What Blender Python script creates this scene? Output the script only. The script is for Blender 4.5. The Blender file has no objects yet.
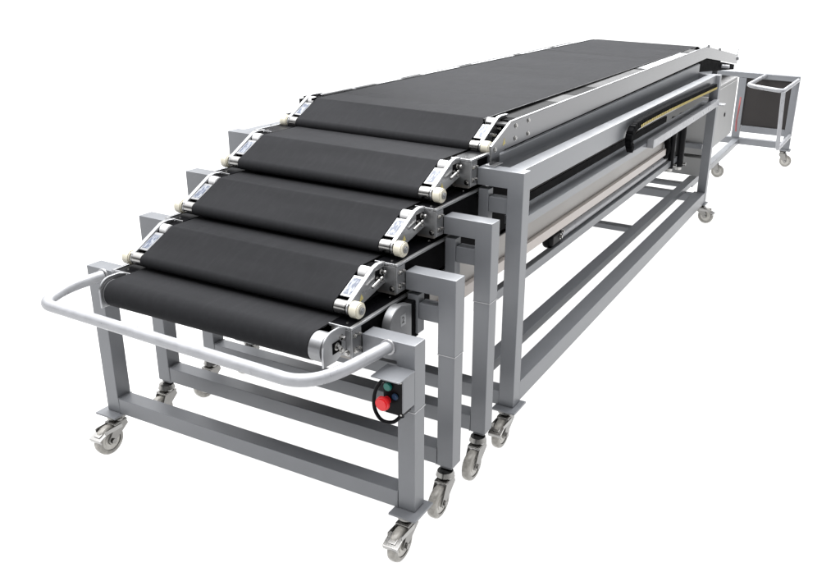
import bpy, bmesh, math, random
from mathutils import Vector, Matrix
random.seed(4)
scene = bpy.context.scene
COL = scene.collection

# ------------------------------------------------------------------ materials
def new_mat(name):
    m = bpy.data.materials.new(name); m.use_nodes = True
    nt = m.node_tree; b = nt.nodes['Principled BSDF']
    return m, nt, b

def mat(name, col, rough=.5, metal=0., var=.08, scale=14., bump=0., bscale=220., rvar=.06, coat=0., stretch=(1,1,1), spec=.5, ior=None):
    m, nt, b = new_mat(name); N = nt.nodes; L = nt.links
    tc = N.new('ShaderNodeTexCoord'); mp = N.new('ShaderNodeMapping'); mp.inputs['Scale'].default_value = stretch
    L.new(tc.outputs['Object'], mp.inputs['Vector'])
    n = N.new('ShaderNodeTexNoise'); n.inputs['Scale'].default_value = scale; n.inputs['Detail'].default_value = 6
    L.new(mp.outputs['Vector'], n.inputs['Vector'])
    r = N.new('ShaderNodeMapRange'); r.inputs['From Min'].default_value = .3; r.inputs['From Max'].default_value = .7
    r.inputs['To Min'].default_value = 1 - var; r.inputs['To Max'].default_value = 1 + var
    L.new(n.outputs['Fac'], r.inputs['Value'])
    mx = N.new('ShaderNodeVectorMath'); mx.operation = 'SCALE'; mx.inputs[0].default_value = col[:3]
    L.new(r.outputs['Result'], mx.inputs['Scale']); L.new(mx.outputs['Vector'], b.inputs['Base Color'])
    r2 = N.new('ShaderNodeMapRange'); r2.inputs['From Min'].default_value = .3; r2.inputs['From Max'].default_value = .7
    r2.inputs['To Min'].default_value = max(.02, rough - rvar); r2.inputs['To Max'].default_value = rough + rvar
    L.new(n.outputs['Fac'], r2.inputs['Value']); L.new(r2.outputs['Result'], b.inputs['Roughness'])
    b.inputs['Metallic'].default_value = metal
    if ior: b.inputs['IOR'].default_value = ior
    b.inputs['Specular IOR Level'].default_value = spec
    b.inputs['Coat Weight'].default_value = coat; b.inputs['Coat Roughness'].default_value = .22
    if bump:
        n2 = N.new('ShaderNodeTexNoise'); n2.inputs['Scale'].default_value = bscale; n2.inputs['Detail'].default_value = 3
        L.new(mp.outputs['Vector'], n2.inputs['Vector'])
        bp = N.new('ShaderNodeBump'); bp.inputs['Strength'].default_value = bump; bp.inputs['Distance'].default_value = .001
        L.new(n2.outputs['Fac'], bp.inputs['Height']); L.new(bp.outputs['Normal'], b.inputs['Normal'])
    return m

PAINT = mat('silver_paint', (.158, .164, .175), .33, .12, .04, 12, 0, 300, .02, coat=0)
PAINT_B = mat('silver_paint_base', (.172, .179, .191), .33, .12, .04, 12, 0, 300, .02, coat=0)
TUBE = mat('handle_paint', (.31, .315, .33), .36, .15, .09, 26, rvar=.12)
ALU = mat('brushed_aluminium', (.40, .405, .415), .30, .8, .05, 30, .25, 120, .06, stretch=(1, .12, 1))
PLATE = mat('machined_plate', (.24, .243, .25), .36, .7, .06, 22, .2, 200)
PANEL = mat('polished_panel', (.125, .126, .13), .16, .88, .22, 2.2, .10, 60, .05, stretch=(1, .3, 1))
BEIGE = mat('warm_profile', (.25, .235, .22), .38, .2, .07, 5, .2, 120, stretch=(1, .4, 1))
BEIGELIP = mat('warm_profile_lip', (.46, .415, .385), .35, .1, .04, 6)
CHROME = mat('chrome', (.36, .355, .345), .22, 1., .06, 30)
BELT = mat('belt_rubber', (.0225, .0228, .0243), .42, 0, .22, 3.2, 0.4, 1500, .08, spec=.004, stretch=(.25, 1.6, 1))  # noise stretched across the belt paints faint reflection bands into the colour
def add_scuffs(m, scale, lo, hi, gain):
    """running scuffs and dust, streaked along the direction of travel"""
    nt = m.node_tree; N = nt.nodes; L = nt.links; b = N['Principled BSDF']; old = b.inputs['Base Color'].links[0].from_socket
    tc = N.new('ShaderNodeTexCoord'); mp = N.new('ShaderNodeMapping'); mp.inputs['Scale'].default_value = scale
    L.new(tc.outputs['Object'], mp.inputs['Vector']); n = N.new('ShaderNodeTexNoise'); n.inputs['Scale'].default_value = 1; n.inputs['Detail'].default_value = 8; n.inputs['Roughness'].default_value = .65
    L.new(mp.outputs['Vector'], n.inputs['Vector'])
    r = N.new('ShaderNodeMapRange'); r.inputs['From Min'].default_value = lo; r.inputs['From Max'].default_value = hi; r.inputs['To Min'].default_value = 1; r.inputs['To Max'].default_value = gain
    L.new(n.outputs['Fac'], r.inputs['Value']); v = N.new('ShaderNodeVectorMath'); v.operation = 'SCALE'
    L.new(old, v.inputs[0]); L.new(r.outputs['Result'], v.inputs['Scale']); L.new(v.outputs['Vector'], b.inputs['Base Color'])
add_scuffs(BELT, (75, 4, 40), .45, .75, 1.16)
BELTBACK = mat('roller_black', (.012, .012, .014), .4, 0, .1, 8)
BLACK = mat('black_plastic', (.005, .005, .006), .32, 0, .1, 20, spec=.08)
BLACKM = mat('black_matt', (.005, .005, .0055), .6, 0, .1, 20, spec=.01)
COVER = mat('cover_strip', (.022, .022, .022), .35, 0, .1, 6, .1, 60, spec=.008)
COVERG = mat('cover_strip_grey', (.075, .075, .075), .35, 0, .1, 6, .1, 60, spec=.02)
CREAM = mat('cream_nylon', (.60, .57, .47), .35, 0, .05, 40, spec=.5)
FORK = mat('fork_steel', (.25, .245, .235), .20, 1., .10, 40)
WHITE = mat('white_nylon', (.62, .62, .62), .35, 0, .03, 40)
TYRE = mat('caster_tyre', (.36, .345, .315), .3, 0, .08, 30)
add_scuffs(TYRE, (60, 60, 60), .42, .7, .45)
HUB = mat('caster_hub', (.50, .485, .45), .33, .2, .12, 40)
RED = mat('red_button', (.62, .012, .018), .3, 0, .03, 30)
GREEN = mat('green_button', (.0, .14, .11), .3, 0, .03, 30)
BLUEB = mat('dark_blue_button', (.01, .04, .09), .3)
YELLOW = mat('yellow_sticker', (.50, .42, .14), .5, 0, .05, 40)
YCHAIN = mat('chain_yellow', (.42, .33, .07), .5)
CABINET = mat('cabinet_paint', (.31, .31, .308), .45, 0, .04, 4, .2, 200)
BOARD = mat('dark_board', (.010, .0075, .007), .6, 0, .25, 40, .4, 500)
REDC = mat('red_cable', (.25, .06, .06), .5)
INK = mat('ink', (.03, .03, .03), .5)
WELD = mat('weld_seam', (.42, .42, .43), .4, .6, .15, 60, .4, 200)

def sticker_mat():
    m, nt, b = new_mat('printed_label'); N = nt.nodes; L = nt.links
    tc = N.new('ShaderNodeTexCoord'); mp = N.new('ShaderNodeMapping'); mp.inputs['Scale'].default_value = (160, 45, 45)
    L.new(tc.outputs['Object'], mp.inputs['Vector'])
    n = N.new('ShaderNodeTexNoise'); n.inputs['Scale'].default_value = 1.; n.inputs['Detail'].default_value = 3
    L.new(mp.outputs['Vector'], n.inputs['Vector'])
    c = N.new('ShaderNodeValToRGB'); c.color_ramp.elements[0].position = .46; c.color_ramp.elements[0].color = (.045, .06, .10, 1)
    c.color_ramp.elements[1].position = .56; c.color_ramp.elements[1].color = (.22, .235, .26, 1)
    L.new(n.outputs['Fac'], c.inputs['Fac']); L.new(c.outputs['Color'], b.inputs['Base Color'])
    b.inputs['Roughness'].default_value = .3
    return m
LABEL = sticker_mat()

# belt: faint long streaks and painted reflection bands
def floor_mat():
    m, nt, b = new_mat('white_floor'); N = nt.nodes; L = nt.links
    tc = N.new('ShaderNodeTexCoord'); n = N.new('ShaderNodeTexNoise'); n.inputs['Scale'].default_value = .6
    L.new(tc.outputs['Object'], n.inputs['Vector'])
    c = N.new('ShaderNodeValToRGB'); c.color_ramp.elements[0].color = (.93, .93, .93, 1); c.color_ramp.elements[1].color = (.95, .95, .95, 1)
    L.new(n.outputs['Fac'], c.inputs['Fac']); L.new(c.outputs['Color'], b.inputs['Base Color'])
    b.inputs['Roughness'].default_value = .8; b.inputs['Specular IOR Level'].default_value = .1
    # added translucency lets light from below through and washes out floor shadows
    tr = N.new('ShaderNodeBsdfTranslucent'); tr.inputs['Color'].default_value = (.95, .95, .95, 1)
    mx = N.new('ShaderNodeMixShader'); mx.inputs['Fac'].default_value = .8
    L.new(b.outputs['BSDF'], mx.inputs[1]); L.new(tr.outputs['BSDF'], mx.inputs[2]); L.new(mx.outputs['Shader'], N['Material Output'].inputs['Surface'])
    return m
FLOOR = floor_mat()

# ------------------------------------------------------------------ mesh helper
class MB:
    def __init__(s): s.bm = bmesh.new()
    def _merge(s, t):
        me = bpy.data.meshes.new('tmp'); t.to_mesh(me); t.free(); s.bm.from_mesh(me); bpy.data.meshes.remove(me)
    def box(s, x0, x1, y0, y1, z0, z1, bev=.002, seg=2, rot=None, cen=None):
        t = bmesh.new(); bmesh.ops.create_cube(t, size=1)
        for v in t.verts:
            v.co = Vector(((x0+x1)/2 + v.co.x*(x1-x0), (y0+y1)/2 + v.co.y*(y1-y0), (z0+z1)/2 + v.co.z*(z1-z0)))
        bev = min(bev, .4*min(x1-x0, y1-y0, z1-z0))
        if bev > 0: bmesh.ops.bevel(t, geom=t.edges[:], offset=bev, segments=seg, affect='EDGES', profile=.5)
        if rot is not None:
            bmesh.ops.rotate(t, verts=t.verts, cent=cen, matrix=rot)
        s._merge(t); return s
    def cyl(s, p0, p1, r, seg=32, r2=None, bev=.0):
        p0, p1 = Vector(p0), Vector(p1); d = p1-p0
        t = bmesh.new(); bmesh.ops.create_cone(t, cap_ends=True, segments=seg, radius1=r, radius2=r if r2 is None else r2, depth=d.length)
        if bev:
            es = [e for e in t.edges if len(e.link_faces) == 2 and any(len(f.verts) > 4 for f in e.link_faces)]
            bmesh.ops.bevel(t, geom=es, offset=bev, segments=2, affect='EDGES')
        M = Matrix.Translation((p0+p1)/2) @ d.to_track_quat('Z', 'Y').to_matrix().to_4x4()
        bmesh.ops.transform(t, matrix=M, verts=t.verts); s._merge(t); return s
    def prism(s, poly, x0, x1, bev=.0012):
        """poly in (y,z), extruded along x"""
        t = bmesh.new()
        a = [t.verts.new((x0, p[0], p[1])) for p in poly]; b = [t.verts.new((x1, p[0], p[1])) for p in poly]
        n = len(poly); t.faces.new(a[::-1]); t.faces.new(b)
        for i in range(n): t.faces.new((a[i], a[(i+1) % n], b[(i+1) % n], b[i]))
        bmesh.ops.recalc_face_normals(t, faces=t.faces)
        if bev:
            es = [e for e in t.edges if any(len(f.verts) > 4 for f in e.link_faces) or n <= 4]
            bmesh.ops.bevel(t, geom=es, offset=bev, segments=1, affect='EDGES')
        s._merge(t); return s
    def strip(s, path, x0, x1, th):
        """closed belt of thickness th along closed path [(y,z)] (counter-clockwise seen from +x side)"""
        n = len(path); t = bmesh.new(); O = []; I = []
        for i in range(n):
            p = Vector(path[i]); a = Vector(path[i-1]); b = Vector(path[(i+1) % n])
            d = (b-a).normalized(); nn = Vector((d.y, -d.x))
            O.append(p+nn*0); I.append(p-nn*th)
        vo0 = [t.verts.new((x0, p.x, p.y)) for p in O]; vo1 = [t.verts.new((x1, p.x, p.y)) for p in O]
        vi0 = [t.verts.new((x0, p.x, p.y)) for p in I]; vi1 = [t.verts.new((x1, p.x, p.y)) for p in I]
        for i in range(n):
            j = (i+1) % n
            t.faces.new((vo0[i], vo0[j], vo1[j], vo1[i])); t.faces.new((vi0[i], vi1[i], vi1[j], vi0[j]))
            t.faces.new((vo0[i], vi0[i], vi0[j], vo0[j])); t.faces.new((vo1[i], vo1[j], vi1[j], vi1[i]))
        bmesh.ops.recalc_face_normals(t, faces=t.faces); s._merge(t); return s
    def tube(s, pts, r, seg=18, samples=10, smooth=True, closed=False):
        P = [Vector(p) for p in pts]
        if smooth:
            Q = []
            for i in range(len(P)-1):
                a = P[max(i-1, 0)]; b = P[i]; c = P[i+1]; d = P[min(i+2, len(P)-1)]
                for k in range(samples):
                    u = k/samples
                    Q.append(.5*((2*b)+(-a+c)*u+(2*a-5*b+4*c-d)*u*u+(-a+3*b-3*c+d)*u**3))
            Q.append(P[-1]); P = Q
        t = bmesh.new(); rings = []; prev = None
        for i, p in enumerate(P):
            d = (P[min(i+1, len(P)-1)]-P[max(i-1, 0)]).normalized()
            if prev is None:
                u = d.orthogonal().normalized()
            else:
                u = (prev - d*prev.dot(d)).normalized()
            prev = u; v = d.cross(u)
            rings.append([t.verts.new(p+(u*math.cos(a)+v*math.sin(a))*r) for a in [2*math.pi*k/seg for k in range(seg)]])
        for i in range(len(rings)-1):
            for k in range(seg):
                t.faces.new((rings[i][k], rings[i][(k+1) % seg], rings[i+1][(k+1) % seg], rings[i+1][k]))
        t.faces.new(rings[0][::-1]); t.faces.new(rings[-1])
        bmesh.ops.recalc_face_normals(t, faces=t.faces); s._merge(t); return s
    def bolt(s, p, ax, r=.0065, h=.006):
        p = Vector(p); a = Vector(ax).normalized()
        s.cyl(p, p+a*.0015, r*1.45, 16); s.cyl(p+a*.0015, p+a*(h+.0015), r, 6, r*.92); return s
    def build(s, name, m, parent=None, loc=None, angle=35):
        me = bpy.data.meshes.new(name); s.bm.to_mesh(me); s.bm.free()
        for p in me.polygons: p.use_smooth = True
        me.set_sharp_from_angle(angle=math.radians(angle))
        me.materials.append(m)
        o = bpy.data.objects.new(name, me); COL.objects.link(o)
        if len(me.polygons) > 6:
            wn = o.modifiers.new('weighted_normals', 'WEIGHTED_NORMAL'); wn.keep_sharp = True; wn.weight = 80
        if parent: o.parent = parent
        if loc: o.location = loc
        return o

def each(parent, name, m, items):
    """items: ('bolt', args...) or ('cyl', args...): every piece becomes a child of its own"""
    for it in items:
        b = MB(); getattr(b, it[0])(*it[1:]); b.build(name, m, parent)

def fillet(pts, rad, n=6):
    """round the corners of an open 3-D polyline"""
    P = [Vector(p) for p in pts]; out = [P[0]]
    for i in range(1, len(P)-1):
        r = rad[i-1] if isinstance(rad, (list, tuple)) else rad
        a = (P[i-1]-P[i]).normalized(); b = (P[i+1]-P[i]).normalized()
        s0 = P[i]+a*r; s1 = P[i]+b*r
        for k in range(n+1):
            u = k/n; out.append((1-u)**2*s0+2*u*(1-u)*P[i]+u*u*s1)
    out.append(P[-1]); return out

def empty(name, loc, label, cat, group=None):
    o = bpy.data.objects.new(name, None); COL.objects.link(o); o.location = loc; o.empty_display_size = .1
    o['label'] = label; o['category'] = cat
    if group: o['group'] = group
    return o

# ------------------------------------------------------------------ dimensions (fitted to the photograph)
DY, DZ = .2378, .1133
A, T = .638, .060
H1 = .7015
XR = .46                      # outer face of the belt's side beams

def weld_bead(parent, x, y0, y1, z0, z1):
    """uneven bead running round the joint of a crossbar and a leg"""
    c = [(y0, z0), (y1, z0), (y1, z1), (y0, z1), (y0, z0)]; pts = []
    for i in range(4):
        a, b_ = Vector(c[i]), Vector(c[i+1]); n = max(2, int((b_-a).length/.004))
        for k in range(n):
            p = a+(b_-a)*k/n; pts.append((x+random.uniform(-.0007, .0007), p.x+random.uniform(-.0005, .0005), p.y+random.uniform(-.0005, .0005)))
    pts.append(pts[0])
    MB().tube(pts, .0021, 8, smooth=False).build('weld_bead', PAINT, parent)

def caster(root, x, y, ztop, brake, trail=(0, -1), plate=True, off=.042):
    """swivel caster; its mounting, wheel and brake lever are sub-parts"""
    tx, ty = trail; ang = math.atan2(tx, -ty)
    R = Matrix.Rotation(ang, 4, 'Z')
    r = .055
    f = MB()
    f.cyl((0, 0, ztop-.016), (0, 0, ztop), .031, 28, .026); f.cyl((0, 0, ztop-.026), (0, 0, ztop-.016), .024, 24, .030)
    # fork: a crown plate and two tapered cheeks reaching to the axle
    for sx in (-1, 1):
        f.prism([(.022, ztop-.030), (-.030, ztop-.028), (-off-.016, r+.004), (-off-.012, r-.012), (-off+.010, r-.013), (-off+.020, r+.002), (.028, ztop-.048)],
                sx*.0215-.0018, sx*.0215+.0018)
    f.box(-.0233, .0233, -.034, .026, ztop-.034, ztop-.026, .003)
    f.cyl((-.027, -off, r), (.027, -off, r), .0065, 12); f.cyl((-.030, -off, r), (-.026, -off, r), .010, 6); f.cyl((.026, -off, r), (.030, -off, r), .010, 6)
    for v in f.bm.verts: v.co = R @ v.co
    fo = f.build('caster', FORK, root, (x, y, 0))
    w = MB(); prof = [(.0, .0)]
    # lathe tyre
    t = bmesh.new(); pr = [(-.0150, .038), (-.0155, .046), (-.012, .0530), (-.005, .0550), (.005, .0550), (.012, .0530), (.0155, .046), (.0150, .038)]
    seg = 40; rings = []
    for k in range(seg):
        a = 2*math.pi*k/seg
        rings.append([t.verts.new((px, math.cos(a)*pr_, math.sin(a)*pr_)) for px, pr_ in pr])
    for k in range(seg):
        for q in range(len(pr)-1):
            t.faces.new((rings[k][q], rings[(k+1) % seg][q], rings[(k+1) % seg][q+1], rings[k][q+1]))
    bmesh.ops.recalc_face_normals(t, faces=t.faces)
    w._merge(t)
    for v in w.bm.verts: v.co = R @ (v.co + Vector((0, -off, r)))
    wo = w.build('wheel', TYRE, fo, angle=50)
    h = MB(); h.cyl((-.0125, -off, r), (.0125, -off, r), .0385, 40, bev=.002); h.cyl((-.0165, -off, r), (.0165, -off, r), .016, 24, bev=.002)
    h.cyl((-.0145, -off, r), (.0145, -off, r), .026, 32, .026)
    for v in h.bm.verts: v.co = R @ v.co
    h.build('wheel_hub', HUB, fo)
    if brake:
        b = MB()
        rot = Matrix.Rotation(math.radians(24), 4, 'X')
        b.box(-.026, .026, -off-.062, -off-.012, ztop-.046, ztop-.041, .0015, rot=rot, cen=(0, -off-.012, ztop-.043))
        b.box(-.026, .026, -off-.063, -off-.058, ztop-.058, ztop-.043, .0015, rot=rot, cen=(0, -off-.012, ztop-.043))
        b.box(-.013, .013, -off-.050, -off-.024, ztop-.041, ztop-.0375, .001, rot=rot, cen=(0, -off-.012, ztop-.043))
        for sx in (-1, 1): b.box(sx*.024-.0015, sx*.024+.0015, -off-.030, .0, ztop-.052, ztop-.036, .001)
        for v in b.bm.verts: v.co = R @ v.co
        b.build('brake_pedal', CHROME, fo)
    return fo

def leg(root, x0, x1, y0, y1, z0, z1, seam, m=None, taper=False):
    m = m or PAINT
    b = MB()
    if seam:
        b.box(x0, x1, y0, y1, seam, z1, .003); b.box(x0+.0012, x1-.0012, y0+.0012, y1-.0012, z0, seam-.0008, .003)
    else: b.box(x0, x1, y0, y1, z0, z1, .003)
    if taper: b.box(x0+.008, x1-.008, y0+.008, y1-.008, z0-.012, z0+.006, .005)
    o = b.build('leg', m, root)
    if seam:
        w = MB(); w.box(x0-.0006, x1+.0006, y0-.0006, y1+.0006, seam-.0018, seam+.0008, .0006); w.build('weld_seam', WELD, o)
    return o

def add_frame(root, k, plate, brake, m):
    """portal frame of one stage: two legs, lower crossbar, two arms, casters"""
    H = H1 + k*DZ; zb = .150
    seam = [.490, .562, .655, None][k]
    zc = .208 if k in (0, 3) else .224
    for s in (-1, 1):
        x0, x1 = sorted((s*(A-T), s*A))
        lz = zb if plate else zb+.012
        leg(root, x0, x1, 0, T, lz, H, seam, m, taper=not plate)
        ax0, ax1 = sorted((s*(XR+.004), s*(A-T+.006)))
        MB().box(ax0, ax1, .0004, T-.0004, H-.0605, H-.0004, .002).build('arm', m, root)
        if plate:
            p = MB(); p.box(*sorted((s*(A-T-.012), s*(A+.022))), -.034, T+.014, zb-.008, zb-.0005, .002)
            w = p.build('foot_plate', m, root)
        caster(root, s*(A-T/2), T/2-.022, zb-.008 if plate else zb-.002, brake, off=.044)
    cr_ = MB().box(-(A-T), A-T, .001, T-.001, zc-T+.001, zc, .003).build('crossbar', m, root)
    for s in (-1, 1): weld_bead(cr_, s*(A-T-.0008), .001, T-.001, zc-T+.001, zc)

def add_belt(root, k, yend, bw, top_slope=0.):
    """belt loop, rollers and side beams in stage coordinates; k>=1 has the sloped nose"""
    z = k*DZ
    zt = z + .733
    path = []
    if k == 0:
        cy, cz, r = -.105, .690, .0435
        for a in range(90, 271, 9): path.append((cy+r*math.cos(math.radians(a)), cz+r*math.sin(math.radians(a))))
        zr = cz - r
    else:
        cy, cz, r = -.224, .650+z, .0225
        # upper contact on the bend
        th = math.atan2(.0605, .126)
        bend = (-.098, zt-.0225)
        for a in range(118, 62, -8):
            pass
        for a in range(90, int(90+math.degrees(th))+1, 4): path.append((bend[0]+.0225*math.cos(math.radians(a)), bend[1]+.0225*math.sin(math.radians(a))))
        for a in range(int(90+math.degrees(th)), 285, 10): path.append((cy+r*math.cos(math.radians(a)), cz+r*math.sin(math.radians(a))))
        zr = cz - r - .004
        path.append((-.10, zr-.002))
    ye = yend
    rr = (zt+top_slope - zr)/2 if k == 0 else .035
    zte = zt+top_slope
    for a in range(-90, 91, 15): path.append((ye+rr*math.cos(math.radians(a)), zte-rr+rr*math.sin(math.radians(a))))
    b = MB().strip(path, -bw, bw, .003)
    belt = b.build('belt', BELT, root, angle=40)
    # rollers
    ex = .428 if k == 0 else .412
    exl = -.392 if k == 0 else -ex
    f = MB().cyl((exl, cy, cz), (ex, cy, cz), r-.0035, 40, bev=.002)
    f.cyl((exl, cy, cz), (-bw-.001, cy, cz), r-.001, 40, bev=.0015); f.cyl((bw+.001, cy, cz), (ex, cy, cz), r-.001, 40, bev=.0015)
    f.build('nose_roller', CHROME if k else PLATE, root)
    if k == 0:
        MB().cyl((.4285, cy, cz), (.4362, cy, cz), r-.004, 36).build('dark_gap_disc', BLACKM, root)  # black disc painted in as the dark gap beside the bearing plate
    bd = MB().box(-bw+.01, bw-.01, -.06, ye, zt-.012, zt-.0045, .001)
    bd.build('slider_bed', PLATE, root)
    if k:
        MB().cyl((-bw+.005, -.098, zt-.0225), (bw-.005, -.098, zt-.0225), .019, 24).build('bend_roller', BELTBACK, root)
    for s in (-1, 1):
        X = lambda a, b_: sorted((s*a, s*b_))
        # beam
        bb = MB(); bb.box(*X(.388, .452), -.040, yend, z+.632, z+.7265, .002)
        beam = bb.build('side_beam', BEIGE, root)
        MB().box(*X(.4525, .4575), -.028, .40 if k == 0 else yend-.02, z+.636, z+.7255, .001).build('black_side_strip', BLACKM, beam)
        cs = MB(); cs.box(*X(.383, .4515), -.040, min(yend, 2.4), z+.7268, z+.7312, .001)
        top = cs.build('cover_strip', BLACK, beam)
        each(beam, 'screw', CHROME, [('cyl', (s*.425, yy, z+.7312), (s*.425, yy, z+.7335), .005, 14, .004) for yy in (-.012, .21, .45)])
        lp = MB(); lp.box(*X(.4520, .4635), -.0455, .55, z+.7262, z+.7345, .0015)
        lp.box(*X(.383, .4520), -.0455, -.0405, z+.7262, z+.7345, .0015)
        lp.build('edge_lip', ALU, beam)
        # corner bracket
        cb = MB(); cb.box(*X(.402, .4585), -.0475, -.0410, z+.644, z+.7255, .002); cb.box(*X(.4580, .4635), -.0470, -.0005, z+.640, z+.7255, .002)
        cbo = cb.build('corner_bracket', PLATE, root)
        its = [('bolt', (s*.447, -.0475, z+.655), (0, -1, 0))]
        for zz in (.662, .706):
            its += [('bolt', (s*.4635, -.032, z+zz), (s, 0, 0)), ('bolt', (s*.4635, -.011, z+zz), (s, 0, 0), .005)]
        each(cbo, 'bolt', CHROME, its)
        if k == 0:
            # rounded bearing plate
            cy0, cz0, R0 = -.108, .700, .046
            pl = [(cy0+R0*math.cos(math.radians(a)), cz0+R0*math.sin(math.radians(a))) for a in range(90, 181, 10)]
            pl += [(-.154, .652), (-.098, .649), (-.060, .662), (-.048, .662), (-.048, .736), (-.075, .7455)]
            px = .437 if s > 0 else .394
            bp = MB().prism(pl, *X(px, px+.0065), .0015).build('bearing_plate', ALU, root)
            each(bp, 'bolt', CHROME, [('bolt', (s*(px+.0065), -.092, .694), (s, 0, 0), .008, .010), ('bolt', (s*(px+.0065), -.070, .712), (s, 0, 0), .007, .012), ('bolt', (s*(px+.0065), -.074, .676), (s, 0, 0), .007, .006)])
            MB().box(*X(px+.0066, px+.0076), -.112, -.070, .676, .710, .0004).build('adjuster_slot', BLACKM, bp)
        else:
            n0 = (-.224, .650+z)
            # side arm, narrow, from nose axle up to the corner bracket
            pl = [(n0[0]+.020*math.cos(math.radians(a)), n0[1]+.020*math.sin(math.radians(a))) for a in range(118, 300, 14)]
            pl += [(-.120, z+.652), (-.052, z+.668), (-.046, z+.668), (-.046, z+.7325), (-.085, z+.7360), (-.103, z+.7310)]
            arm = MB().prism(pl, *X(.4135, .4195), .0015).build('nose_bracket', ALU, root)
            # raised edge band along the slope (photo: pale flange)
            d = Vector((0, .121, .079)).normalized()
            MB().prism([(-.236, z+.668), (-.108, z+.737), (-.084, z+.742), (-.048, z+.739), (-.048, z+.7335), (-.086, z+.7345), (-.103, z+.7285), (-.229, z+.6610)], *X(.410, .4235), .001).build('bracket_flange', ALU, arm)
            # sloped cover plate beside the belt with printed label
            def slab(a0, a1, lift, th):
                p0 = Vector((-.226, z+.6760)); p1 = Vector((-.110, z+.7350)); dd = (p1-p0); nn = Vector((-dd.y, dd.x)).normalized()
                q0 = p0+dd*a0+nn*lift; q1 = p0+dd*a1+nn*lift
                return [tuple(q0), tuple(q1), tuple(q1-nn*th), tuple(q0-nn*th)]
            cp = MB().prism(slab(.10, .74, -.004, .003), *X(bw+.002, .409), .0008).build('nose_cover', PLATE, arm)
            MB().prism(slab(.17, .66, -.0034, .0004), *X(bw+.006, .405), 0).build('label', LABEL, cp)
            MB().cyl((s*(bw+.003), -.106, z+.7165), (s*.408, -.106, z+.7165), .0195, 28, bev=.002).build('end_cap', WHITE, arm)
            MB().box(*X(bw+.002, .409), -.088, -.046, z+.700, z+.7285, .001).build('black_block', BLACKM, arm)
            # guide wheel
            wh = MB().cyl((s*.4245, *n0), (s*.4545, *n0), .0245, 36, bev=.0035)
            w = wh.build('guide_wheel', CREAM, root)
            ax = MB().cyl((s*.4550, *n0), (s*.4595, *n0), .011, 20); ax.cyl((s*.4595, *n0), (s*.462, *n0), .0065, 6)
            ax.build('axle', PLATE, w)
            each(arm, 'bolt', CHROME, [('bolt', (s*.4195, -.088, z+.695), (s, 0, 0), .0065, .012), ('bolt', (s*.4195, -.066, z+.712), (s, 0, 0), .0065, .016), ('bolt', (s*.4195, -.066, z+.684), (s, 0, 0), .006, .008),
                ('cyl', (s*.430, -.130, z+.684), (s*.430, -.075, z+.698), .005, 10)])
            MB().box(*X(.4196, .4206), -.098, -.052, z+.690, z+.722, .0004).build('adjuster_slot', BLACKM, arm)
            # yellow warning triangle
            ty, tz = -.172, z+.664
            ts = MB().prism([(ty-.011, tz-.011), (ty+.011, tz-.006), (ty+.001, tz+.012)], *X(.4196, .4202), 0).build('warning_sticker', YELLOW, arm)
    return belt

def guide_posts(root, k, m):
    z = k*DZ
    for s in (-1, 1):
        X = lambda a, b_: sorted((s*a, s*b_))
        p = MB(); p.box(*X(.468, .506), .004, .044, z+.498, z+.628, .003)
        p.build('guide_post', m, root)
        MB().box(*X(.5065, .577), .008, .050, z+.548, z+.603, .003).build('guide_bar', m, root)
        MB().cyl((s*.452, .024, z+.60), (s*.467, .024, z+.60), .012, 16).build('guide_roller', CHROME, root)

GROUP = 'telescoping sections of the belt conveyor'
# ------------------------------------------------------------------ section 1 (lowest, with push handle)
labels = ['lowest front conveyor section with curved tubular push handle, red stop button and braked casters',
          'second lowest conveyor section, its sloped belt nose resting on the section with the handle',
          'third conveyor section from the floor, standing directly in front of the long base unit']
roots = []
for k in range(3):
    r = empty('conveyor_section', (0, k*DY, 0), labels[k], 'conveyor section', GROUP); roots.append(r)
    add_frame(r, k, k == 0, k == 0, PAINT)
    add_belt(r, k, 3.40-k*DY, .385 if k == 0 else .372)
    if k: guide_posts(r, k, PAINT)
# lower warm lip and rear guide of the first section
r = roots[0]
for s in (-1, 1):
    X = lambda a, b_: sorted((s*a, s*b_))
    MB().box(*X(.440, .470), .42, 3.40, .590, .6315, .002).build('lower_lip', BEIGELIP, r)
# push handle
hp = fillet([(-.560, .0, .680), (-.606, -.105, .662), (-.575, -.222, .655), (.455, -.262, .660), (.507, -.165, .664), (.552, .0, .680)], [.05, .045, .07, .05], 7)
h = MB().tube(hp, .0182, 20, smooth=False).build('push_handle', TUBE, r)
each(h, 'weld_collar', WELD, [('cyl', (x, -.004, .680), (x, .0005, .680), .0235, 20) for x in (-.560, .552)])
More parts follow.
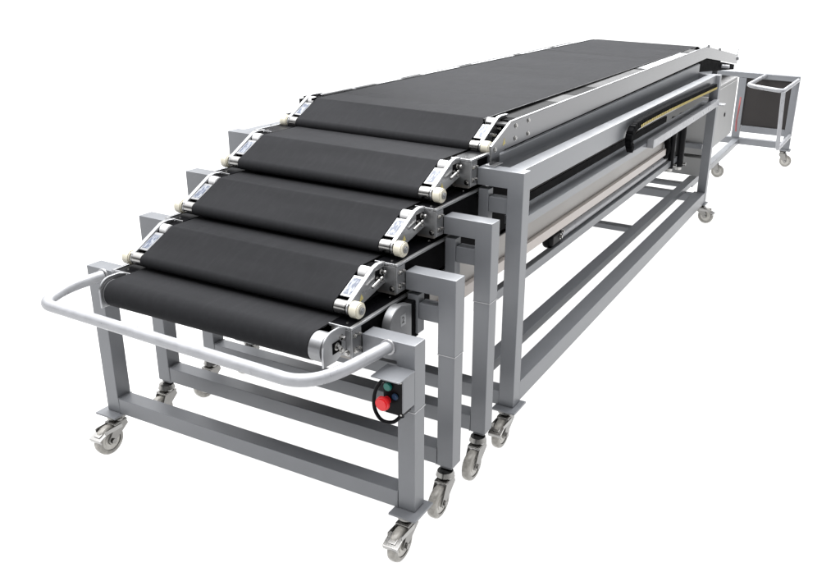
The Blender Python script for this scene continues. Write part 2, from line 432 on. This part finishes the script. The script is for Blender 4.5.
# rounded side guard plate with the number 2, on both sides of the front section
for s in (-1, 1):
    X = lambda a, b_: sorted((s*a, s*b_))
    cy0, cz0, R0 = .150, .680, .058
    pl = [(cy0+R0*math.cos(math.radians(a)), cz0+R0*math.sin(math.radians(a))) for a in range(60, 181, 10)] + [(cy0-R0, .600), (cy0+.065, .600), (cy0+.065, .722)]
    g = MB().prism(pl, *X(.470, .500), .002).build('guard_plate', PLATE, r)
    g['label'] = 'round topped guard plate marked 2'
    MB().box(*X(.470, .498), cy0+.066, cy0+.110, .600, .724, .002).build('rubber_block', BLACKM, g)
    if s > 0:
        cu = bpy.data.curves.new('digit', 'FONT'); cu.body = '2'; cu.size = .030; cu.extrude = .0004; cu.align_x = 'CENTER'; cu.align_y = 'CENTER'
        to = bpy.data.objects.new('digit_curve', cu); COL.objects.link(to)
        bpy.context.view_layer.update()
        me = bpy.data.meshes.new_from_object(to.evaluated_get(bpy.context.evaluated_depsgraph_get())); bpy.data.objects.remove(to)
        me.materials.clear(); me.materials.append(INK)
        do = bpy.data.objects.new('digit', me); COL.objects.link(do); do.parent = g
        do.rotation_euler = (math.radians(90), 0, math.radians(90)); do.location = (.5006, .165, .688)
        MB().box(.5001, .5004, .150, .180, .670, .706, 0).build('number_label', ALU, g)
        each(g, 'screw', CHROME, [('bolt', (.5, .145, .640), (1, 0, 0), .004, .003), ('bolt', (.5, .180, .630), (1, 0, 0), .004, .003)])
# control station on the right leg: sheet steel hood + push buttons + cable loop
hood = MB()
hood.box(.548, .640, -.086, .0, .6235, .6275, .0012)
hood.box(.634, .638, -.062, -.0005, .520, .6233, .0012)
hood.box(.580, .6338, -.004, -.0005, .520, .6233, .0012)
ho = hood.build('button_hood', PAINT, r)
cbx = MB().box(.566, .630, -.052, -.0045, .503, .6160, .003).build('control_box', BLACK, r)
MB().cyl((.585, -.052, .590), (.585, -.062, .590), .0125, 24, bev=.002).build('start_button', GREEN, cbx)
MB().cyl((.607, -.052, .563), (.607, -.058, .563), .010, 24, bev=.002).build('dark_button', BLUEB, cbx)
MB().cyl((.612, -.030, .488), (.612, -.030, .503), .0085, 12).build('cable_gland', BLACK, cbx)
each(cbx, 'screw', CHROME, [('cyl', (x, -.052, z), (x, -.0535, z), .003, 10) for x, z in ((.571, .508), (.625, .508), (.625, .609), (.571, .609))])
st = MB(); st.cyl((.580, -.052, .545), (.580, -.070, .545), .012, 24); st.cyl((.580, -.070, .545), (.580, -.086, .545), .0225, 32, .020, bev=.004)
st.build('stop_button', RED, cbx)
MB().tube([(.575, -.03, .60), (.548, -.035, .585), (.530, -.04, .545), (.533, -.045, .500), (.556, -.045, .470), (.590, -.04, .470), (.612, -.03, .492)], .0055, 12).build('cable', BLACK, r)

# ------------------------------------------------------------------ base unit
base = empty('conveyor_base_unit', (0, 3*DY, 0), 'long conveyor base unit with topmost black belt, cable chain and grey rear cabinet', 'conveyor')
Y0 = 3*DY
add_frame(base, 3, True, True, PAINT_B)
add_belt(base, 3, 3.2, .372)
guide_posts(base, 3, PAINT_B)
YR = 4.06 - Y0               # rear leg back face in local coordinates
H4 = H1+3*DZ
for s in (-1, 1):
    X = lambda a, b_: sorted((s*a, s*b_))
    leg(base, *X(A-T, A), YR-T, YR, .150, H4, None, PAINT_B)
    MB().box(*X(A-T-.012, A+.014), YR-T-.012, YR+.02, .142, .1495, .002).build('foot_plate', PAINT_B, base)
    caster(base, s*(A-T/2), YR-.005, .142, True, trail=(s, -.1), off=.044)
    MB().box(*X(.556, .613), T+.001, YR-T-.001, H4-.086, H4-.001, .003).build('top_rail', PAINT_B, base)
    MB().box(*X(.545, .620), T+.001, YR-T-.001, .836, .868, .003).build('tray_rail', PAINT_B, base)
    MB().box(*X(.560, .636), T+.001, YR-T-.001, .151, .232, .003).build('bottom_rail', PAINT_B, base)
    MB().box(*X(.440, .500), T+.001, YR+.30, .218, .258, .003).build('inner_bottom_rail', PAINT_B, base)
    MB().box(*X(.432, .463), T+.001, YR-T-.2, .474, .513, .003).build('inner_lower_rail', PAINT_B, base)
    # light cylinder profile with black end
    MB().cyl((s*.428, 1.64-Y0, .540), (s*.428, 3.50-Y0, .540), .026, 28).build('round_profile', TUBE, base)
    e = MB(); e.box(*X(.402, .456), 1.500-Y0, 1.638-Y0, .508, .576, .026, seg=5)
    eo = e.build('profile_end_cap', BLACK, base)
    each(eo, 'bolt', CHROME, [('bolt', (s*.4565, 1.60-Y0, .545), (s, 0, 0), .009, .008), ('bolt', (s*.4565, 1.62-Y0, .565), (s, 0, 0), .006, .008)])
for yy, zz in ((3.0, .20), (4.3, .20)):
    MB().box(-.439, .439, yy-Y0-.03, yy-Y0+.03, zz-.022, zz+.010, .003).build('cross_tube', PAINT, base)
MB().box(-(A-T)+.001, A-T-.001, YR-T+.001, YR-.001, .152, .208, .003).build('rear_crossbar', PAINT_B, base)
MB().box(-(A-T)+.001, A-T-.001, YR-T+.001, YR-.001, H4-.06, H4-.001, .003).build('rear_top_bar', PAINT_B, base)

# --- top belt 5: nose in world coordinates (.832, 1.083)
ZT = 1.166; RISE = .018
def yl(y): return y-Y0
path = []
ncy, ncz, nr = .832, 1.0835, .0225
for a in range(90, 119, 4): path.append((.955+.0225*math.cos(math.radians(a)), ZT-.0225+.0225*math.sin(math.radians(a))))
for a in range(118, 285, 10): path.append((ncy+nr*math.cos(math.radians(a)), ncz+nr*math.sin(math.radians(a))))
path += [(1.0, 1.058), (4.3, 1.085), (5.30, .985)]
for a in range(-60, 76, 15): path.append((5.33+.03*math.cos(math.radians(a)), 1.010+.03*math.sin(math.radians(a))))
path += [(4.48, ZT+RISE-.016), (4.42, ZT+RISE-.003), (4.36, ZT+RISE)]
path = [(yl(a), b) for a, b in path]
BW5 = .378
tb = MB().strip(path, -BW5, BW5, .003).build('top_belt', BELT, base, angle=40)
f = MB().cyl((-.412, yl(ncy), ncz), (.412, yl(ncy), ncz), nr-.0035, 32)
f.cyl((BW5+.001, yl(ncy), ncz), (.414, yl(ncy), ncz), nr-.001, 36, bev=.0015); f.cyl((-.414, yl(ncy), ncz), (-BW5-.001, yl(ncy), ncz), nr-.001, 36, bev=.0015)
f.build('nose_roller', CHROME, base)
sb = MB().prism([(yl(1.0), 1.150), (yl(1.0), 1.162), (yl(4.36), 1.180), (yl(4.36), 1.168)], -.37, .37, 0).build('slider_bed', PLATE, base)
def zline(y, a, b): return a+(b-a)*(y-.898)/(4.15-.898)
for s in (-1, 1):
    X = lambda a, b_: sorted((s*a, s*b_))
    if s > 0:
        pan = [(yl(.742), 1.046), (yl(.742), 1.108), (yl(.898), 1.172), (yl(4.15), 1.207), (yl(5.42), 1.055), (yl(5.42), .985), (yl(4.17), 1.128), (yl(.86), 1.082), (yl(.812), 1.075), (yl(.812), 1.046)]
        po = MB().prism(pan, *X(.494, .500), .001).build('side_panel', PANEL, base)
        # bright upper flange of the panel
        fl = MB(); fl.prism([(yl(.742), 1.1085), (yl(.898), 1.1725), (yl(4.15), 1.2075), (yl(4.15), 1.2105), (yl(.897), 1.1755), (yl(.741), 1.1115)], *X(.4935, .5015), .0006)
        fl.build('panel_flange', ALU, po)
        if s > 0:
            each(po, 'bolt', CHROME, [('bolt', (s*.5, yl(yy), zz), (s, 0, 0), .0065, .004) for yy, zz in ((.943, 1.152), (.941, 1.107), (1.057, 1.155), (1.057, 1.106), (.772, 1.095))])
        MB().box(*X(.470, .4935), yl(1.0), yl(1.006), 1.10, 1.168, 0).build('splice_line', INK, po)
        MB().prism([(yl(.833), 1.098), (yl(.856), 1.103), (yl(.846), 1.124)], *X(.5001, .5006), 0).build('warning_sticker', YELLOW, po)
        MB().box(*X(.4785, .520), yl(.738), yl(.800), 1.0415, 1.0470, .001).build('panel_foot', ALU, po)
        # small fittings on the far descending end
        q = MB()
        for yy in (4.20, 4.62): q.cyl((s*.497, yl(yy), 1.205-(yy-4.15)*.12+.0), (s*.497, yl(yy), 1.222-(yy-4.15)*.12), .010, 12, .007)
        q.tube([(s*.497, yl(5.36), 1.06), (s*.497, yl(5.40), 1.10), (s*.49, yl(5.44), 1.125)], .007, 10); q.cyl((s*.45, yl(5.42), 1.03), (s*.51, yl(5.42), 1.03), .018, 16)
        q.build('end_fitting', ALU, po)
    else:
        po = MB().prism([(yl(.99), 1.05), (yl(.99), 1.146), (yl(4.15), 1.166), (yl(5.42), 1.030), (yl(5.42), .97), (yl(4.17), 1.10)], *X(.494, .500), .001).build('side_panel', PANEL, base)
    # black shadow gap profile and grey channel under the panel
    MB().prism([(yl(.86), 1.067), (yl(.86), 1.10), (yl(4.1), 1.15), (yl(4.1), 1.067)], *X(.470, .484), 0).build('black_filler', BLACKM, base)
    MB().prism([(yl(.80), .985), (yl(.80), 1.0700), (yl(3.98), 1.1080), (yl(3.98), .985)], *X(.400, .4990), .002).build('side_channel', PAINT_B, base)
    # cover strips between belt and panel: alternating plain and meshed pieces
    if s > 0:
        ys = [.93, 1.0, 1.5, 1.72, 2.0, 2.80, 2.86, 3.86, 3.94, 4.14]; mats_ = [COVERG, COVER, COVERG, COVER, COVERG, COVER, ALU, COVER, COVERG]
        for i in range(len(ys)-1):
            a, b_ = ys[i], ys[i+1]
            mm = mats_[i]
            z0 = zline(a, 1.155, 1.183); z1 = zline(b_, 1.155, 1.183)
            MB().prism([(yl(a), z0-.006), (yl(a), z0), (yl(b_-.006), z1), (yl(b_-.006), z1-.006)], *X(BW5+.006, .4835), 0).build('cover_strip', mm, base)
    else:
        ys = [1.0, 1.22, 1.24, 1.40, 1.62, 1.80, 2.2, 2.34, 2.9, 3.0, 3.5, 3.56, 4.3]
        for i in range(len(ys)-1):
            a, b_ = ys[i], ys[i+1]
            mm = [BLACK, ALU][i % 2]
            z0 = 1.1695+(a-1)*.0055; z1 = 1.1695+(b_-1)*.0055
            MB().prism([(yl(a), z0-.008), (yl(a), z0), (yl(b_-.004), z1), (yl(b_-.004), z1-.008)], *X(BW5+.006, .400), 0).build('cover_strip', mm, base)
    MB().prism([(yl(.92), 1.158), (yl(.92), 1.1675), (yl(4.34), 1.1865), (yl(4.34), 1.177)], *X(BW5+.001, BW5+.005), 0).build('belt_edge_guide', BLACK, base)
    # nose bracket of the top belt
    n0 = (yl(ncy), ncz); zz = ncz-.650; yo = n0[0]+.224
    pl = [(n0[0]+.020*math.cos(math.radians(a)), n0[1]+.020*math.sin(math.radians(a))) for a in range(118, 300, 14)]
    pl += [(yo-.120, zz+.652), (yo-.050, zz+.668), (yo-.02, zz+.668), (yo-.02, zz+.7325), (yo-.085, zz+.7360), (yo-.103, zz+.7310)]
    arm = MB().prism(pl, *X(.4165, .4225), .0015).build('nose_bracket', ALU, base)
    MB().prism([(yo-.236, zz+.668), (yo-.108, zz+.737), (yo-.084, zz+.742), (yo-.02, zz+.7405), (yo-.02, zz+.735), (yo-.086, zz+.7345), (yo-.103, zz+.7285), (yo-.229, zz+.6610)], *X(.413, .4265), .001).build('bracket_flange', ALU, arm)
    def slab(a0, a1, lift, th):
        p0 = Vector((yo-.226, zz+.6760)); p1 = Vector((yo-.110, zz+.7350)); dd = (p1-p0); nn = Vector((-dd.y, dd.x)).normalized()
        q0 = p0+dd*a0+nn*lift; q1 = p0+dd*a1+nn*lift
        return [tuple(q0), tuple(q1), tuple(q1-nn*th), tuple(q0-nn*th)]
    cp = MB().prism(slab(.10, .74, -.004, .003), *X(BW5+.002, .412), .0008).build('nose_cover', PLATE, arm)
    MB().prism(slab(.17, .66, -.0034, .0004), *X(BW5+.005, .408), 0).build('label', LABEL, cp)
    MB().cyl((s*(BW5+.003), yo-.106, zz+.7165), (s*.411, yo-.106, zz+.7165), .0195, 28, bev=.002).build('end_cap', WHITE, arm)
    MB().box(*X(BW5+.002, .4645), yo-.080, yo-.018, zz+.690, zz+.7285, .001).build('black_block', BLACKM, arm)
    w = MB().cyl((s*.4245, *n0), (s*.4570, *n0), .0250, 36, bev=.0035).build('guide_wheel', CREAM, base)
    MB().cyl((s*.4580, *n0), (s*.4625, *n0), .011, 20).build('axle', PLATE, w)
    each(arm, 'bolt', CHROME, [('bolt', (s*.4225, yo+a, zz+b_), (s, 0, 0), .0065, .014) for a, b_ in ((-.10, .70), (-.07, .715), (-.14, .68))])

# --- energy chain on the tray (right side only)
ch = MB(); yy_ = MB()
prof = [(1.985, .895), (1.955, .925), (1.942, .950), (1.948, .975), (1.975, .992), (2.03, 1.002), (2.12, 1.007), (2.381, 1.008), (2.666, 1.006), (3.087, .999), (3.494, .992), (3.88, .985)]
pp = []
for i in range(len(prof)-1):
    a = Vector(prof[i]); b_ = Vector(prof[i+1]); n = max(1, int((b_-a).length/.024))
    for k in range(n): pp.append(a+(b_-a)*k/n)
for i in range(len(pp)-1):
    a, b_ = pp[i], pp[i+1]; c = (a+b_)/2; d = b_-a; L_ = d.length; ang = math.atan2(d.y, d.x)
    R = Matrix.Rotation(ang, 4, 'X')
    ch.box(.622, .652, yl(c.x)-L_*.46, yl(c.x)+L_*.46, c.y-.0175, c.y+.0175, .003, seg=1, rot=R, cen=(.578, yl(c.x), c.y))
    ch.box(.620, .650, yl(c.x)-L_*.60, yl(c.x)+L_*.60, c.y-.013, c.y+.013, .002, seg=1, rot=R, cen=(.578, yl(c.x), c.y))
    if i > 6: yy_.box(.6542, .6552, yl(c.x)-L_*.32, yl(c.x)+L_*.32, c.y-.016, c.y-.002, 0, rot=R, cen=(.6, yl(c.x), c.y))
co = ch.build('energy_chain', BLACKM, base)
yo_ = yy_.build('yellow_link_marks', YCHAIN, co)
MB().box(.6205, .654, yl(2.34), YR-T-.004, .842, .884, .002).build('tray_liner', TUBE, base)
MB().box(.60, .654, YR-T-.0035, YR+.004, .846, .851, .001).build('tray_bracket', PAINT_B, base) if False else None
MB().box(.6385, .690, YR-T-.02, YR+.004, .846, .852, .001).build('tray_bracket', TUBE, base)

# --- mechanism at the rear: hanging black pipes, gear motor, boxes
for (x, y, z0, z1, r_) in ((.455, 3.62, .46, .80, .022), (.470, 3.80, .44, .80, .030)):
    p = MB(); p.cyl((x, yl(y), z0), (x, yl(y), z1), r_, 24, bev=.003); p.build('black_pipe', BLACK, base)
    c2 = MB(); c2.cyl((x, yl(y), z0-.022), (x, yl(y), z0), r_*.8, 20, bev=.003); c2.cyl((x+r_, yl(y), z0+.02), (x+r_+.02, yl(y), z0+.02), .012, 12); c2.build('pipe_fitting', CHROME, base)
gm = MB(); gm.cyl((.30, yl(3.50), .62), (.44, yl(3.50), .62), .055, 28, bev=.006); gm.cyl((.36, yl(3.50), .55), (.36, yl(3.50), .72), .045, 24, bev=.004); gm.box(.28, .42, yl(3.44), yl(3.60), .50, .58, .01)
gm.build('gear_motor', PLATE, base)
cb2 = MB()
cb2.tube([(.42, yl(3.42), .80), (.46, yl(3.40), .72), (.47, yl(3.42), .62), (.44, yl(3.48), .55)], .016, 12)
cb2.tube([(.40, yl(3.46), .80), (.44, yl(3.50), .70), (.45, yl(3.56), .60), (.42, yl(3.6), .52)], .012, 12)
cb2.build('cable', BLACKM, base)
lb = MB(); lb.box(-.40, .55, yl(4.20), yl(4.24), .45, .86, .004); lb.build('rear_panel', CABINET, base)
MB().box(-.40, .545, yl(4.16), yl(4.1990), .500, .535, .004).build('rear_panel_rail', PAINT_B, base)
MB().box(-.40, .55, yl(4.22), yl(4.52), .290, .425, .006).build('white_box', CABINET, base)
cab = MB().box(.10, .552, yl(4.26), yl(5.24), .445, .905, .006).build('control_cabinet', CABINET, base)
dr = MB().box(.5525, .560, yl(4.29), yl(5.21), .465, .885, .004).build('cabinet_door', CABINET, cab)
MB().cyl((.560, yl(4.80), .66), (.566, yl(4.80), .66), .016, 20, bev=.002).build('latch', BLACK, cab)
rc = MB(); rc.tube([(.50, yl(5.85), .66), (.505, yl(5.8), .55), (.49, yl(5.86), .45), (.50, yl(5.84), .36)], .007, 12); rc.build('red_cable', REDC, base)
# rear rails and the rear support rod
for s in (-1, 1):
    X = lambda a, b_: sorted((s*a, s*b_))
    MB().box(*X(.415, .470), yl(4.37), yl(6.27), .166, .2165, .003).build('rear_rail', PAINT_B, base)
    caster(base, s*.405, yl(5.52), .164, False, trail=(s, .05), off=.035)
MB().cyl((-.55, yl(4.80), 1.02), (.55, yl(4.80), 1.02), .013, 16).build('support_rod', TUBE, base)
MB().prism([(yl(4.0), 1.050), (yl(4.0), 1.118), (yl(4.17), 1.124), (yl(5.35), .985), (yl(5.35), .945)], -.36, .492, .002).build('belt_underframe', BLACKM, base)
for s in (-1, 1):
    MB().box(*sorted((s*.43, s*.47)), yl(4.78), yl(4.82), .906 if s > 0 else .218, 1.008, .002).build('support_post', PAINT_B, base)
# --- rear portal with dark board and side guard
PY = 6.27
MB().box(-.93, .93, yl(PY), yl(PY)+.06, .782, .830, .003).build('rear_portal_bar', PAINT_B, base)
MB().box(-.868, .868, yl(PY)+.001, yl(PY)+.055, .168, .2285, .003).build('rear_portal_bar', PAINT_B, base)
MB().box(.47, .868, yl(PY)+.004, yl(PY)+.05, .285, .345, .003).build('board_rail', PAINT_B, base)
for s in (-1, 1):
    leg(base, *sorted((s*.868, s*.930)), yl(PY)+.0005, yl(PY)+.0605, .168, .781, None, PAINT_B)
    MB().box(*sorted((s*.85, s*.945)), yl(PY)-.02, yl(PY)+.075, .155, .1675, .002).build('foot_plate', PAINT_B, base)
    caster(base, s*.875, yl(PY)+.05, .154, False, trail=(s, -.1), off=.035)
    leg(base, *sorted((s*.395, s*.465)), yl(PY)+.0008, yl(PY)+.058, .2295, .781, None, PAINT_B)
MB().box(.4655, .8675, yl(PY)+.02, yl(PY)+.035, .3455, .7815, .002).build('dark_board', BOARD, base)
gp = fillet([(.626, yl(PY), .815), (.618, yl(5.35), .828), (.905, yl(5.35), .806), (.918, yl(PY), .800)], [.10, .07], 6)
gd = MB().tube(gp, .017, 16, smooth=False)
gd.tube(fillet([(.905, yl(5.36), .800), (.926, yl(5.36), .335), (.920, yl(PY), .300)], [.05], 5), .017, 16, smooth=False)
gd.build('guard_rail', TUBE, base)

# ------------------------------------------------------------------ floor
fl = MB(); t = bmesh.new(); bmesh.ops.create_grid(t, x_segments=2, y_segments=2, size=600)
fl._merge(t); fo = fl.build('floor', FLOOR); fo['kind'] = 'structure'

# ------------------------------------------------------------------ light
w = bpy.data.worlds.new('World'); scene.world = w; w.use_nodes = True
N = w.node_tree.nodes; L = w.node_tree.links; bg = N['Background']
# dome light shaped for shading: bright high far left, dim behind camera
tc = N.new('ShaderNodeTexCoord'); dp = N.new('ShaderNodeVectorMath'); dp.operation = 'DOT_PRODUCT'
dp.inputs[1].default_value = Vector((-.40, .35, .85)).normalized(); L.new(tc.outputs['Generated'], dp.inputs[0])
mr = N.new('ShaderNodeMapRange'); mr.inputs['From Min'].default_value = -1; mr.inputs['From Max'].default_value = 1
L.new(dp.outputs['Value'], mr.inputs['Value'])
cr = N.new('ShaderNodeValToRGB'); e = cr.color_ramp.elements
e[0].position = .0; e[0].color = (.04, .04, .045, 1); e[1].position = 1.; e[1].color = (1, 1, 1, 1)
for p_, v_ in ((.5, .14), (.72, .42), (.88, .8)):
    q_ = e.new(p_); q_.color = (v_, v_, v_*1.02, 1)
L.new(mr.outputs['Result'], cr.inputs['Fac'])
sx = N.new('ShaderNodeSeparateXYZ'); L.new(tc.outputs['Generated'], sx.inputs[0])
zr_ = N.new('ShaderNodeMapRange'); zr_.interpolation_type = 'SMOOTHSTEP'; zr_.inputs['From Min'].default_value = .20; zr_.inputs['From Max'].default_value = .62
zr_.inputs['To Min'].default_value = .12; L.new(sx.outputs['Z'], zr_.inputs['Value'])
mu = N.new('ShaderNodeVectorMath'); mu.operation = 'SCALE'; L.new(cr.outputs['Color'], mu.inputs[0]); L.new(zr_.outputs['Result'], mu.inputs['Scale'])
# added even light from below, keeps the translucent floor white
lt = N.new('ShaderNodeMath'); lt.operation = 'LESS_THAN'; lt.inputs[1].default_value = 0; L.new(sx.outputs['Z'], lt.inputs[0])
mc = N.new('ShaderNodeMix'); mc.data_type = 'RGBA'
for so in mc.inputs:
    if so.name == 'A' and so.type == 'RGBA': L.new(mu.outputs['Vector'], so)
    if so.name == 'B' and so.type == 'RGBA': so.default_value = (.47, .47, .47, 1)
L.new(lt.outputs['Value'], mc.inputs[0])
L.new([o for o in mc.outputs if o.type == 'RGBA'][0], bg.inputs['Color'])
bg.inputs['Strength'].default_value = 3.0
def area(name, loc, target, sx, sy, power, col=(1, 1, 1)):
    l = bpy.data.lights.new(name, 'AREA'); l.shape = 'RECTANGLE'; l.size = sx; l.size_y = sy; l.energy = power; l.color = col
    o = bpy.data.objects.new(name, l); COL.objects.link(o); o.location = loc
    o.rotation_euler = (Vector(target)-Vector(loc)).to_track_quat('-Z', 'Y').to_euler(); return o
area('ceiling_lamp', (-.9, 2.6, 5.5), (-.9, 2.2, 0), 4.6, 11, 1050)
area('added_backlight', (-3.2, 12, 6.9), (.3, 0, .8), 7.6, 4.6, 1250, (.97, .985, 1))  # unseen area lamp added behind the machine to brighten upward faces

# ------------------------------------------------------------------ camera (solved from the photograph)
cx, cy, cz = 1.696884, -1.790613, 1.698347
yaw, pit, rol, fpx, ppx, ppy = .4320737, -.3636219, .0369441, 830.591, 494.2326, 278.4141
c_, s_ = math.cos(yaw), math.sin(yaw); cp, spp = math.cos(pit), math.sin(pit)
fwd = Vector((-s_*cp, c_*cp, spp)); rt = Vector((c_, s_, 0)); up = rt.cross(fwd)
c2, s2 = math.cos(rol), math.sin(rol); rt, up = c2*rt+s2*up, -s2*rt+c2*up
cam = bpy.data.cameras.new('camera'); co_ = bpy.data.objects.new('camera', cam); COL.objects.link(co_)
co_.matrix_world = Matrix(((rt.x, up.x, -fwd.x, cx), (rt.y, up.y, -fwd.y, cy), (rt.z, up.z, -fwd.z, cz), (0, 0, 0, 1)))
cam.sensor_fit = 'HORIZONTAL'; cam.sensor_width = 36; cam.lens = fpx/840*36
cam.shift_x = (420-ppx)/840; cam.shift_y = (ppy-286)/840
cam.clip_start = .05; cam.clip_end = 2000
scene.camera = co_
scene.view_settings.view_transform = 'Standard'; scene.view_settings.look = 'None'
scene.view_settings.exposure = 0; scene.view_settings.gamma = 1
